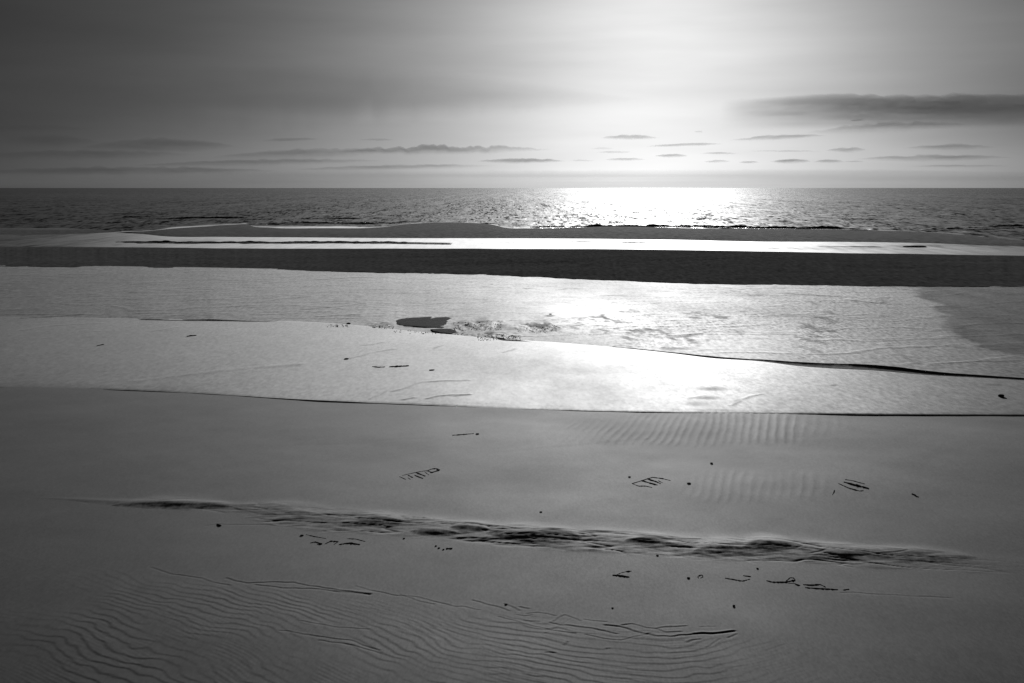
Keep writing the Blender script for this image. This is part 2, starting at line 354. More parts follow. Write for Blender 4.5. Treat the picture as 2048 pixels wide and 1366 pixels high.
    # --- cut edges and little scarps in the near sand
    def carve(pts, w, depth, dl=0.7, lip=0.5, jag=0.02):
        nonlocal Z, dull
        L = world_line(pts); xs = [p[0] for p in L]; ys = [p[1] for p in L]
        sel = np.where(dens & (XX > min(xs) - 0.3) & (XX < max(xs) + 0.3) & (YY > min(ys) - 0.3) & (YY < max(ys) + 0.3))
        if not len(sel[0]): return
        x, y = XX[sel], YY[sel]
        x2 = x + jag * fbm(x * 7, y * 7, 2, 101); y2 = y + jag * fbm(x * 7 + 50, y * 7, 2, 102)
        dd = seg_dist(x2, y2, L); q = np.exp(-(dd / w) ** 2) * (0.55 + 0.45 * sstep(-0.4, 0.2, vnoise(x * 3.1, y * 3.1, 103)))
        up = seg_dist(x2, y2 - 1.7 * w, L)
        Z[sel] += -depth * q + lip * depth * np.exp(-(up / w) ** 2)
        dull[sel] = np.maximum(dull[sel], dl * q)
    FW, FD, FL = 0.8, 0.26, 0.34
    for pts, w, dpt, dl in [
        ([(1100, 1245), (1118, 1234), (1130, 1229), (1145, 1236), (1162, 1242)], .014, .010, .7), ([(1100, 1245), (1125, 1250), (1155, 1253), (1195, 1258), (1210, 1260), (1233, 1266)], .014, .012, .75),
        ([(1212, 1250), (1240, 1252), (1260, 1258), (1290, 1267), (1312, 1271), (1340, 1273), (1370, 1270), (1400, 1267), (1440, 1265), (1468, 1262)], .017, .014, .85),
        ([(1245, 1249), (1265, 1248), (1290, 1254), (1312, 1258), (1332, 1264), (1362, 1263)], .015, .012, .8), ([(1313, 1257), (1325, 1254), (1345, 1253), (1372, 1251)], .016, .013, .85),
        ([(1390, 1267), (1430, 1266), (1468, 1263)], .02, .012, .8), ([(1375, 1284), (1390, 1280), (1400, 1278)], .012, .01, .6), ([(1455, 1275), (1472, 1268)], .012, .01, .6), ([(1410, 1295), (1440, 1277)], .01, .008, .4),
        ([(450, 1157), (470, 1163), (495, 1167), (540, 1165), (590, 1165), (610, 1171), (640, 1175), (690, 1182), (742, 1188)], .016, .012, .75), ([(512, 1170), (550, 1175), (592, 1178), (640, 1179), (680, 1185)], .015, .011, .7),
        ([(670, 1183), (700, 1185), (740, 1188)], .03, .012, .7), ([(715, 1172), (740, 1180), (790, 1190), (840, 1195), (890, 1207), (960, 1220)], .013, .010, .55), ([(800, 1188), (830, 1200), (870, 1208)], .013, .01, .55),
        ([(945, 1200), (965, 1204), (985, 1211), (1003, 1216), (1020, 1221)], .014, .012, .75), ([(1010, 1208), (1020, 1212), (1032, 1216), (1040, 1220)], .014, .011, .7), ([(1040, 1214), (1056, 1217)], .016, .012, .85),
        ([(1055, 1226), (1075, 1225), (1095, 1227), (1112, 1231)], .013, .010, .6), ([(1035, 1228), (1050, 1231), (1065, 1229)], .012, .01, .6), ([(1000, 1233), (1030, 1241), (1070, 1254), (1110, 1262), (1148, 1266)], .013, .011, .6),
        ([(1050, 1240), (1080, 1243)], .013, .01, .5), ([(1170, 1268), (1200, 1273), (1240, 1280), (1280, 1271), (1300, 1266)], .012, .009, .45), ([(1130, 1290), (1136, 1284), (1128, 1289)], .012, .01, .6), ([(1215, 1298), (1222, 1297)], .015, .01, .7),
        ([(1095, 1306), (1112, 1305)], .014, .01, .6), ([(1140, 1238), (1100, 1262), (1085, 1268)], .01, .006, .3), ([(1170, 1238), (1195, 1242), (1214, 1243)], .011, .009, .5), ([(1400, 1252), (1428, 1253)], .011, .008, .5),
        ([(300, 1135), (350, 1150), (400, 1157), (460, 1172)], .014, .010, .4), ([(600, 1242), (660, 1252), (740, 1258)], .012, .009, .4), ([(560, 1262), (620, 1270), (700, 1280), (760, 1300)], .012, .009, .4), ([(640, 1280), (680, 1285), (720, 1293), (760, 1306)], .012, .009, .45),
        ([(415, 1050), (440, 1047), (500, 1048), (550, 1050)], .016, .010, .45), ([(520, 1038), (580, 1043), (640, 1045), (700, 1048)], .016, .012, .6), ([(560, 1048), (610, 1051)], .016, .010, .5),
        ([(470, 1016), (520, 1028), (560, 1030), (620, 1031)], .016, .012, .6), ([(1620, 1108), (1650, 1101)], .016, .012, .7), ([(1700, 1112), (1760, 1108), (1815, 1102)], .018, .012, .6), ([(1680, 1184), (1760, 1188), (1900, 1196)], .016, .006, .25),
        ([(600, 891), (700, 888), (780, 881), (850, 878)], .07, .002, .05), ([(1000, 905), (1100, 896), (1200, 887), (1290, 879)], .07, .002, .04),
    ]:
        carve(pts, w * FW if w < .05 else w, dpt * FD, dl * FL)
    # the far edge dips under the wet flat
    fy = np.interp(XX, *(lambda q: at(q, L1(q), 0.0))(np.linspace(-1500, 3600, 500)))
    Z -= 0.25 * sstep(0.05, 0.6, YY - fy)
    return structure(grid_mesh('beach_sand', XX, YY, Z, MAT['sand'], {'dull': np.clip(dull, 0, 1), 'grain': grain}))

def blob(PX, PY, cx, cy, rx, ry, p=2.0):
    return np.exp(-(((PX - cx) / rx) ** 2 + ((PY - cy) / ry) ** 2) ** (p / 2))

# ------------------------------------------------------------------ first wet flat (beyond the thin lip)
Z1 = 0.007
def flat1_z(x, y): return Z1 + 0.010 * fbm(x * 0.20, y * 0.12, 3, 5)
def build_flat1():
    cx = columns(2.0); n = 210
    v = np.linspace(0, 1, n)[:, None]
    pyb = L1(cx); pyt = L2B(cx) - 6
    PY = pyb[None, :] * (1 - v) + pyt[None, :] * v; PX = np.repeat(cx[None, :], n, 0)
    X, Y = at(PX, PY, Z1)
    Z = flat1_z(X, Y) * sstep(0, 0.02, v + 0 * PX) + Z1 * (1 - sstep(0, 0.02, v + 0 * PX))
    dull = np.zeros_like(Z); grain = 0.03 + 0.10 * sstep(-0.1, 0.5, fbm(X * 0.25, Y * 0.12, 4, 15))
    Z += 0.004 * fbm(X * 0.7 + 0.3 * Y, Y * 0.5 - X * 0.3, 4, 17)
    def carve(pts, w, h, dl=0.5):
        L = world_line(pts, Z1); xs = [p[0] for p in L]; ys = [p[1] for p in L]
        sel = np.where((X > min(xs) - 2) & (X < max(xs) + 2) & (Y > min(ys) - 2) & (Y < max(ys) + 2)); x, y = X[sel], Y[sel]
        dd = seg_dist(x + 0.06 * fbm(x * 2, y * 2, 2, 7), y + 0.15 * fbm(x * 2 + 9, y * 2, 2, 8), L)
        q = np.exp(-(dd / w) ** 2) * (0.5 + 0.5 * sstep(-0.3, 0.2, vnoise(x * 2.2, y * 1.0, 9)))
        Z[sel] += h * np.exp(-((seg_dist(x, y - 1.5 * w, L)) / w) ** 2); dull[sel] = np.maximum(dull[sel], dl * q)
    for pts, w, h, dl in [([(270, 766), (330, 758), (400, 749), (480, 740), (540, 735), (600, 731)], .14, .006, .6), ([(700, 717), (730, 710), (760, 703), (786, 698)], .05, .010, .6), ([(722, 691), (745, 690), (766, 684)], .05, .01, .6),
        ([(855, 799), (870, 795), (895, 792), (938, 790)], .05, .012, .8), ([(808, 801), (827, 797)], .045, .01, .6), ([(785, 784), (815, 776), (845, 766), (880, 763), (935, 761)], .05, .008, .35), ([(740, 799), (768, 784)], .03, .006, .4),
        ([(40, 662), (90, 653), (150, 649), (200, 648)], .08, .01, .75), ([(305, 663), (325, 660), (352, 655)], .06, .01, .6), ([(170, 665), (210, 662)], .06, .01, .45), ([(1465, 812), (1482, 803), (1500, 794), (1522, 790)], .05, .006, .35),
        ([(1380, 797), (1410, 792), (1425, 799)], .05, .004, .35), ([(870, 696), (886, 691)], .04, .006, .4), ([(1005, 705), (1030, 698)], .05, .006, .3)]: carve(pts, w, h * 0.6, dl * 0.62)
    for cx_, cy_, rx_, ry_, a in [(1425, 778, 26, 4, .25), (1412, 796, 24, 3, .22), (1395, 808, 22, 4, .15), (1663, 771, 10, 2, .35), (1985, 770, 18, 3, .5), (120, 742, 260, 22, .28), (1210, 738, 90, 12, .10)]:
        dull = np.maximum(dull, a * blob(PX + 14 * fbm(X * 1.5, Y * 0.7, 3, 41), PY, cx_, cy_, rx_, ry_, 3))
    # lip along the near edge: a small cut face towards the camera
    lipx, lipy = X[0], Y[0]
    Y = np.vstack([lipy - 0.012, lipy - 0.004, Y]); X = np.vstack([lipx, lipx, X])
    lipm = np.clip(0.55 + 1.2 * fbm(lipx * 0.45, lipx * 0, 4, 19), 0.0, 1.6)
    Z[:14] -= (Z1 * (1 - lipm))[None, :] * (1 - np.linspace(0, 1, 14))[:, None]
    Z = np.vstack([np.full_like(lipx, -0.08), Z[0] - 0.002, Z])
    dl = np.vstack([np.full_like(lipx, 0.2), np.full_like(lipx, 0.1), dull]); gr = np.vstack([grain[0], grain[0], grain])
    Z[-4:] -= np.array([0.02, 0.05, 0.09, 0.14])[:, None]
    return structure(grid_mesh('wet_sand_flat', X, Y, Z, MAT['flat1'], {'dull': dl, 'grain': gr}))

# ------------------------------------------------------------------ second, rippled flat behind a dark cut bank
_q = np.linspace(-1500, 3600, 800)
_bx, _by = at(_q, L2B(_q), Z1)
_l2n = np.clip(0.8 + 1.1 * fbm(_bx * 0.35, _bx * 0, 4, 49), 0.2, 1.4); _l2n = _l2n + (1 - _l2n) * sstep(1050, 1250, _q)
_run = 0.02 + 0.085 * L2T(_q)
_cy = _by + _run; _cz = zat(_q, L2B(_q) - L2T(_q) * _l2n, _cy); _cx = xat(_q, L2B(_q) - L2T(_q), _cy)
def flat2_z(x): return np.interp(x, _cx, _cz)
def build_flat2():
    cx = columns(2.0); n = 200
    ycr = np.interp(cx, _q, _cy); zcr = np.interp(cx, _q, _cz); ybs = np.interp(cx, _q, _by)
    # ground level follows the bank crest, easing to an even level towards the sandbar
    def level(px, t): return np.interp(px, _q, _cz) * (1 - 0.35 * t) + 0.05 * 0.35 * t
    zfar = level(cx, 1.0); xf, yf = at(cx, L3(cx) - 4, zfar)
    v = np.linspace(0, 1, n)[:, None] ** 1.0
    w = v ** 1.35
    Y = ycr[None, :] * (1 - w) + yf[None, :] * w
    Zl = level(cx[None, :], w); PX = np.repeat(cx[None, :], n, 0)
    xc = xat(cx, L2B(cx) - L2T(cx), ycr)
    X = xc[None, :] * (1 - w) + xf[None, :] * w
    # photo pixel of every vertex
    yc = Y * math.cos(PITCH) - (Zl - CAMZ) * math.sin(PITCH); PXv = 1024 + F * X / yc
    PYv = 683 - F * ((Zl - CAMZ) * math.cos(PITCH) + Y * math.sin(PITCH)) / yc
    rise = sstep(0.0, 0.05, w)
    Z = Zl + rise * (0.02 * fbm(X * 0.15, Y * 0.08, 3, 25) + 0.006 * fbm(X * 0.8 + 0.2 * Y, Y * 0.5, 4, 27))
    dull = np.zeros_like(Z); grain = np.full_like(Z, 0.10)
    nz = fbm(X * 0.35, Y * 0.16, 4, 29)
    for cx_, cy_, rx_, ry_, a in [(1250, 640, 190, 34, .55), (1430, 650, 240, 40, .5), (1330, 680, 120, 22, .5), (1640, 660, 70, 70, .55), (1750, 640, 150, 60, .35), (1680, 600, 200, 30, .4), (950, 655, 60, 12, .7), (1080, 655, 50, 12, .6), (1000, 672, 50, 9, .6)]:
        grain = np.maximum(grain, a * blob(PXv + 60 * nz, PYv + 8 * nz, cx_, cy_, rx_, ry_, 2.5))
    grain *= 1 - 0.75 * blob(PXv - 0.3 * (PYv - 690), PYv, 1530, 690, 80, 38, 3)
    grain *= 1 - 0.6 * blob(PXv, PYv, 1180, 605, 150, 18, 3)
    spk = sstep(0.12, 0.5, fbm(X * 2.2 + 0.5 * Y, Y * 0.9 - 0.3 * X, 4, 63, 0.65))
    dull = np.maximum(dull, np.clip(grain - 0.12, 0, 1) * 1.25 * spk)
    # rough broken ground beside the rock slab
    rough = np.maximum.reduce([blob(PXv, PYv, 960, 650, 55, 11, 4), blob(PXv, PYv, 1075, 655, 55, 10, 4), blob(PXv, PYv, 985, 672, 55, 8, 4), blob(PXv, PYv, 760, 650, 30, 7, 4), blob(PXv, PYv, 670, 648, 25, 4, 4)])
    rn = fbm(X * 3.2, Y * 1.6, 4, 33, 0.65)
    Z += rough * 0.05 * np.maximum(rn, -0.1); dull = np.maximum(dull, rough * sstep(-0.05, 0.35, -rn) * 0.75)
    # darker, wetter mud at the right
    xb = np.interp(PYv, [560, 578, 590, 600, 608, 615, 622, 630, 640, 655, 675, 695, 740], [1790, 1800, 1836, 1858, 1880, 1858, 1850, 1872, 1886, 1905, 1930, 1950, 2150])
    mud = sstep(-14, 16, PXv - xb + 70 * fbm(X * 0.5, Y * 0.35, 5, 35, 0.6)) * (1 - sstep(690, 760, PYv))
    dull = np.maximum(dull, mud * 0.78); grain *= 1 - 0.7 * mud
    # broken streaks and runnels
    st = 1 - np.abs(fbm(X * 0.22 + 0.10 * Y, Y * 0.55 - 0.12 * X, 4, 43, 0.6))
    Z += 0.008 * sstep(0.85, 1.0, st) * rise
    dull = np.maximum(dull, 0.35 * sstep(0.965, 1.0, st) * sstep(-0.1, 0.4, fbm(X * 0.5, Y * 0.3, 3, 44)))
    def carve(pts, w_, h, dl=0.5):
        L = world_line(pts, 0.06); xs = [p[0] for p in L]; ys = [p[1] for p in L]
        sel = np.where((X > min(xs) - 3) & (X < max(xs) + 3) & (Y > min(ys) - 3) & (Y < max(ys) + 3)); x, y = X[sel], Y[sel]
        dd = seg_dist(x + 0.1 * fbm(x * 1.5, y * 1.5, 2, 7), y + 0.3 * fbm(x * 1.2 + 9, y * 1.2, 2, 8), L)
        q = np.exp(-(dd / w_) ** 2) * (0.45 + 0.55 * sstep(-0.3, 0.2, vnoise(x * 1.4, y * 0.6, 9)))
        Z[sel] += h * np.exp(-((seg_dist(x, y - 1.4 * w_, L)) / w_) ** 2); dull[sel] = np.maximum(dull[sel], dl * q)
    for pts, w_, h, dl in [([(180, 578), (230, 571), (290, 563)], .14, .02, .6), ([(530, 565), (610, 559), (690, 554), (770, 550)], .14, .02, .6), ([(590, 618), (640, 613), (690, 609), (726, 604)], .12, .02, .8), ([(634, 630), (670, 628), (716, 627)], .12, .02, .6),
        ([(40, 634), (100, 631), (160, 627)], .12, .02, .6), ([(420, 558), (445, 556)], .12, .02, .7), ([(520, 603), (560, 596), (620, 591)], .14, .02, .4), ([(460, 612), (500, 610)], .14, .02, .5), ([(270, 625), (340, 624)], .14, .02, .5),
        ([(1580, 584), (1640, 588), (1700, 590)], .2, .02, .4), ([(1700, 596), (1760, 602), (1772, 600), (1760, 593)], .16, .02, .6), ([(1770, 680), (1800, 700), (1835, 716)], .1, .02, .6), ([(1340, 668), (1400, 664)], .1, .02, .7), ([(1145, 632), (1175, 632)], .08, .01, .6),
        ([(1095, 629), (1101, 629)], .08, .02, .8), ([(1450, 650), (1550, 645)], .12, .015, .35)]: carve(pts, w_, h * 0.5, dl * 0.6)
    # bank face turned from the sun, shade painted in through its dull value
    fb = np.stack([ybs - 0.02, ybs, ybs * 0.55 + ycr * 0.45, ycr - 0.004]); nzx = np.interp(cx, _q, 0.25 * fbm(_bx * 1.2, _bx * 0, 4, 47))
    fz = np.stack([np.full_like(ybs, -0.1), np.full_like(ybs, Z1 - 0.004), Z1 * 0.45 + zcr * 0.55 + 0.01 * nzx, zcr - 0.002])
    fx = np.stack([xat(cx, L2B(cx), b) for b in fb])
    fb[1] -= 0.25 * np.abs(nzx) * (L2T(cx) / 12)
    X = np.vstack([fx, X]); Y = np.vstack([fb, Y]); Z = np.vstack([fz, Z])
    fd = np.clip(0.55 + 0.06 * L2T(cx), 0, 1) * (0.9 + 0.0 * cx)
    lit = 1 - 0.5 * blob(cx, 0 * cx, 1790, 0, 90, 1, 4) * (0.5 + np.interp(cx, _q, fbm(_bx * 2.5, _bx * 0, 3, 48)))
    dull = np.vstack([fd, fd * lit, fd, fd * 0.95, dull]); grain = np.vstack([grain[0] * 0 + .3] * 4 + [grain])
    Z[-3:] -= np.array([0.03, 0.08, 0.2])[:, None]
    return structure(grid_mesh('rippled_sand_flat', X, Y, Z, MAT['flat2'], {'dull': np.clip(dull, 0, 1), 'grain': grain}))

# ------------------------------------------------------------------ sandbars
ZSEA = -0.10
def build_bar():
    cx = columns(2.0); lev = np.interp(cx, _q, _cz) * 0.65 + 0.05 * 0.35
    jag = fbm(cx / 40.0, cx * 0, 5, 45, 0.65)
    xb, yb = at(cx, L3(cx) + 1.1 * jag, lev); run = 15.0
    yc = yb + run; zc = zat(cx, L4(cx) + 0.9 * fbm(cx / 130.0, cx * 0, 4, 46), yc); xc = xat(cx, L4(cx), yc)
    n = 60; t = np.linspace(0, 1, n)[:, None]
    X = xb + (xc - xb) * t; Y = yb + (yc - yb) * t
    Z = lev + (zc - lev) * (0.35 * t + 0.65 * np.sin(t * np.pi / 2)) + (0.035 * fbm(X * 0.12, Y * 0.3, 4, 51) + 0.012 * fbm(X * 0.7, Y * 0.9, 4, 52)) * np.sin(np.pi * t)
    tb = np.linspace(0, 1, 12)[1:, None]
    Xb = xc + 0 * tb; Yb = yc + 9 * tb; Zb = zc + (-0.6 - zc) * tb ** 1.6
    X = np.vstack([xb, X, Xb]); Y = np.vstack([yb - 0.05, Y, Yb]); Z = np.vstack([lev - 0.3, Z, Zb])
    z0 = np.zeros_like(Z)
    return structure(grid_mesh('inner_sandbar', X, Y, Z, MAT['bar'], {'dull': z0, 'grain': z0 + 0.1}))
def build_outer_bar():
    cx = np.arange(150, 3000, 2.5)
    xb, yb = at(cx, L5(cx), ZSEA); thick = np.clip((L5(cx) - L6(cx)) / 22, 0, 1.4)
    xf, yf = at(cx, L6(cx), 0.0); yc = np.maximum(yf, yb + 0.3)
    n = 36; t = np.linspace(0, 1, n)[:, None]
    xfin = xat(cx, L6(cx), yc); zfin = zat(cx, L6(cx), yc)
    X = xb + (xfin - xb) * t; Y = yb + (yc - yb) * t
    Z = ZSEA - 0.01 + (zfin - ZSEA) * t + 0.16 * thick * np.sin(np.pi * t) ** 0.9 * (1 - 0.55 * t) + 0.01 * fbm(X * 0.3, Y * 0.2, 3, 53)
    X = np.vstack([xb, X, xfin]); Y = np.vstack([yb - 1.0, Y, yc + 3]); Z = np.vstack([xb * 0 - 0.4, Z, xb * 0 - 0.5])
    z0 = np.zeros_like(Z)
    return structure(grid_mesh('outer_sandbar', X, Y, Z, MAT['bar2'], {'dull': z0, 'grain': z0 + 0.1}))
def build_shoal():
    cx = np.arange(-900, 245, 3.0); lo = np.interp(cx, [-900, 0, 180, 240], [474, 471, 468.5, 463]); hi = np.interp(cx, [-900, 0, 180, 240], [454, 457, 457.5, 462])
    xb, yb = at(cx, lo, ZSEA); xf, yf = at(cx, hi, ZSEA)
    t = np.linspace(0, 1, 24)[:, None]
    X = xb + (xf - xb) * t; Y = yb + (yf - yb) * t; Z = ZSEA - 0.03 + 0.12 * np.sin(np.pi * t) + 0.02 * fbm(X * 0.2, Y * 0.1, 3, 57)
    z0 = np.zeros_like(Z)
    return structure(grid_mesh('low_shoal', X, Y, Z, MAT['bar2'], {'dull': z0, 'grain': z0 + .1}))

# ------------------------------------------------------------------ sea to the horizon
def build_sea():
    cx = columns(2.0, lo=-300, hi=2350, far_lo=-2600, far_hi=4700)
    py = np.concatenate([np.arange(512, 470, -1.0), np.arange(470, 385, -0.4), np.arange(385, 377, -0.3), 376 + np.geomspace(1.0, 0.065, 14)])
    PX, PY = np.meshgrid(cx, py); X, Y = at(PX, PY, ZSEA)
    y6 = L6(PX)
    bay = np.maximum.reduce([np.exp(-((PX - 640) / 130) ** 4), np.exp(-((PX - 1090) / 95) ** 4), 0.6 * np.exp(-((PX - 400) / 70) ** 4)])
    wave = sstep(0.0, 1.0, (457.0 * (1 - sstep(120, 300, PX)) + y6 * sstep(120, 300, PX) - PY + 0.6 + (0.8 + 3.5 * bay) * fbm(X * 0.22, Y * 0.04, 4, 77)) / (1.6 + 6.0 * bay))
    patch = 0.22 * sstep(0.0, 0.5, fbm(X * 0.05, Y * 0.16, 4, 79))
    wave = np.maximum(wave, np.maximum(0.10 + patch, np.interp(PX, [-600, 40, 330], [0.6, 0.42, 0.10])))
    Z = np.zeros_like(X)
    r = np.random.default_rng(3)
    for k in range(46):
        wl = 1.6 * (6.0 ** (k / 45.0)); a = math.radians(180 + r.normal(0, 32)) ; kx, ky = math.sin(a) * 2 * math.pi / wl, math.cos(a) * 2 * math.pi / wl
        amp = 0.0034 * wl ** 0.6; ph = r.uniform(0, 6.28)
        s = np.sin(kx * X + ky * Y + ph); Z += amp * (s + 0.25 * np.cos(2 * (kx * X + ky * Y + ph)))
    Z *= wave ** 1.5
    Z += ZSEA
    return structure(grid_mesh('sea', X, Y, Z, MAT['sea'], {'wave': wave}))

build_foreground(); build_flat1(); build_flat2(); build_bar(); build_outer_bar(); build_shoal(); build_sea()


# ------------------------------------------------------------------ breakers and wavelets
def breaker(pts, h, label, seed, depth=2.4, foam=True, group=None, z0=ZSEA):
    c = curve(pts); a, b = pts[0][0], pts[-1][0]; q = np.arange(a, b + 0.1, 1.5)
    X0, Y0 = at(q, c(q), z0)
    fade = np.clip(np.minimum(q - a, b - q) / (0.12 * (b - a)), 0, 1) ** 0.6
    hh = h * fade * (0.62 + 0.55 * fbm(X0 * 0.45, X0 * 0, 4, seed) + 0.25 * fbm(X0 * 2.2, X0 * 0, 3, seed + 9))
    hh = np.maximum(hh, 0.01)
    prof = [(-1.3, -0.3), (-0.50, 0.12), (-0.28, 0.45), (-0.12, 0.85), (0.0, 1.0), (0.35, 0.93), (1.0, 0.55), (2.0, 0.15), (3.0, -0.4)]
    X = []; Y = []; Z = []
    for k, (dy, dz) in enumerate(prof):
        X.append(X0); Y.append(Y0 + dy * depth * 0.4 + 0.12 * fbm(X0 * 1.3, X0 * 0 + k * 0.6, 3, seed + 3)); Z.append(z0 + dz * hh + 0.10 * hh * fbm(X0 * 3, X0 * 0 + k, 2, seed + 5))
    o = grid_mesh('breaking_wave' if foam else 'wavelet', np.array(X), np.array(Y), np.array(Z), MAT['sea'], {'wave': np.full((len(prof), len(q)), 0.8)})
    tag(o, label, 'wave', group)
    if foam:      # foam spilled in front of the face and along the crest
        X = []; Y = []; Z = []
        for k, t in enumerate(np.linspace(0, 1, 6)):
            n = fbm(X0 * 0.8, X0 * 0 + t * 2, 4, seed + 21)
            X.append(X0); Y.append(Y0 - depth * (0.42 + 1.3 * t * (0.7 + 0.6 * n))); Z.append(z0 + 0.02 + 0.16 * hh * math.sin(math.pi * t) * (1 + n) + (-0.06 if k in (0, 5) else 0.01))
        f = grid_mesh('foam', np.array(X), np.array(Y), np.array(Z), MAT['foam']); f.parent = o
        X = []; Y = []; Z = []
        for k, t in enumerate(np.linspace(0, 1, 5)):
            n = fbm(X0 * 1.6, X0 * 0 + t * 2, 4, seed + 31)
            X.append(X0); Y.append(Y0 + depth * 0.4 * (-0.1 + 0.7 * t)); Z.append(z0 + hh * (1.0 - 0.25 * t) + 0.10 * hh * n + (-0.25 * hh if k in (0, 4) else 0.0) - 0.02)
        f = grid_mesh('crest_foam', np.array(X), np.array(Y), np.array(Z), MAT['foam']); f.parent = o
    return o
breaker([(1060, 453.5), (1180, 454), (1300, 454.5), (1400, 454), (1480, 456), (1600, 457.5), (1735, 459)], 0.34, 'long breaker with broken white crest along the outer sandbar, in the sun glitter', 11)
breaker([(700, 446), (780, 445.5), (860, 443)], 0.16, 'low breaker right at the hump of the outer sandbar', 17)
breaker([(475, 449.5), (500, 448.8), (530, 448.5), (600, 446.5), (660, 447), (770, 449)], 0.22, 'breaker with dark broken face above the pale bay left of the bar hump', 13)
breaker([(1740, 459.5), (1780, 459.2), (1822, 459)], 0.20, 'short dark breaker at the right end of the long breaker', 19, foam=False)
breaker([(1835, 460), (1900, 458), (1990, 454), (2060, 452)], 0.24, 'breaker running off past the right edge of the sea', 23)
breaker([(960, 447), (1000, 448), (1060, 449.5)], 0.14, 'small wavelet over the pale bay right of the bar hump', 29, foam=False)
breaker([(170, 447), (230, 446.5), (300, 443), (360, 440)], 0.20, 'faint low swell at the far left, nearest to the sandbars', 31, foam=False)
breaker([(290, 439), (350, 437.5), (420, 436.5), (500, 436)], 0.24, 'faint low swell at the left, behind the nearest one', 37, foam=False)
breaker([(245, 435), (262, 434.6), (282, 434.5)], 0.30, 'short dark swell patch at the left of the sea', 41, foam=False)
breaker([(600, 437), (700, 437.5), (800, 436)], 0.16, 'thin swell line at mid sea left of the glitter', 43, foam=False)
breaker([(243, 483), (300, 484.5), (420, 485), (560, 485), (680, 485), (800, 485.5), (905, 487)], 0.13, 'long dashed wavelet running along the bright channel between the sandbars', 47, depth=1.2)
breaker([(1140, 482.5), (1200, 484.5), (1260, 485.5), (1345, 486)], 0.06, 'thin wavelet in the channel below the sun glitter', 53, depth=1.0, foam=False)
breaker([(1640, 493), (1700, 493.6), (1760, 494)], 0.05, 'faint wavelet in the right part of the channel', 59, depth=1.0, foam=False)

# ------------------------------------------------------------------ clouds (real volumes, far over the sea)
CM = {'cloud': cloud_material('cloud_vapour', 0.0008, 0.30, 0.3), 'fog': cloud_material('fog_vapour', 0.00008, 0.55, 0.3)}
def cloud(cx, cy, hw, hh, tau, label, seed, name='cloud', dist=22000.0, tilt=0.0, topn=0.35, mat='cloud', dens=0.0008, top=None, flat_u=False, rise=1.4, soft=False):
    nu, nv = max(24, int(hw / 2.5)), 14
    u = np.linspace(-1, 1, nu); v = np.linspace(0, 1, nv)
    env = np.ones(nu) if flat_u else (1 - np.abs(u) ** 2.2)
    px = cx + hw * u
    bump_ = 1 + topn * fbm(u * hw / 14.0, u * 0, 4, seed) * 1.4
    t_ = (cy - hh * env * np.maximum(bump_, 0.15) - tilt * hw * u) if top is None else np.interp(px, [p[0] for p in top], [p[1] for p in top]) + 1.2 * fbm(px / 16.0, px * 0, 3, seed)
    b_ = cy + hh * 0.75 * env * (1 + 0.3 * fbm(u * hw / 30.0, u * 0 + 4, 3, seed)) - tilt * hw * u if top is None else np.full(nu, cy + hh)
    PX = np.repeat(px[None, :], nv, 0); PY = b_[None, :] + (t_ - b_)[None, :] * v[:, None]
    f = np.where(v < 0.72, (v / 0.72) ** rise, np.clip((1 - v) / 0.28, 0, 1) ** 0.7)[:, None]
    if soft: f = np.sin(np.pi * v)[:, None] ** 1.4
    eu = (1 - np.abs(u) ** (12 if flat_u else 2)) ** (1.0 if flat_u else 1.1)
    T = tau / dens * f * np.clip(eu, 0, 1)[None, :] * np.clip(0.85 + 0.5 * fbm(PX / max(22.0, hw * 0.3), PY / (30.0 if soft else 4.0), 2 if soft else 4, seed + 3), 0.1, 2)
    X = (PX - 1024) / F * dist; Zc = CAMZ + (376.0 - PY) / F * dist
    N = nu * nv; idx = np.arange(N).reshape(nv, nu)
    border = np.zeros((nv, nu), bool); border[0] = border[-1] = True; border[:, 0] = border[:, -1] = True
    T[border] = 0
    bidx = idx.copy(); bidx[~border] = N + np.arange((~border).sum())
    vf = np.stack([X, dist - T / 2, Zc], -1).reshape(-1, 3); vb = np.stack([X, dist + T / 2, Zc], -1)[~border]
    q1 = np.stack([idx[:-1, :-1], idx[:-1, 1:], idx[1:, 1:], idx[1:, :-1]], -1).reshape(-1, 4)
    q2 = np.stack([bidx[:-1, :-1], bidx[1:, :-1], bidx[1:, 1:], bidx[:-1, 1:]], -1).reshape(-1, 4)
    co = np.vstack([vf, vb]); base = np.array([(cx - 1024) / F * dist, dist, co[:, 2].min()])
    me = bpy.data.meshes.new(name); me.from_pydata((co - base).tolist(), [], np.vstack([q1, q2]).tolist()); me.update()
    me.polygons.foreach_set('use_smooth', np.ones(len(me.polygons), bool)); me.materials.append(CM[mat])
    o = bpy.data.objects.new(name, me); o.location = base.tolist(); COL.objects.link(o)
    return tag(o, label, 'cloud')
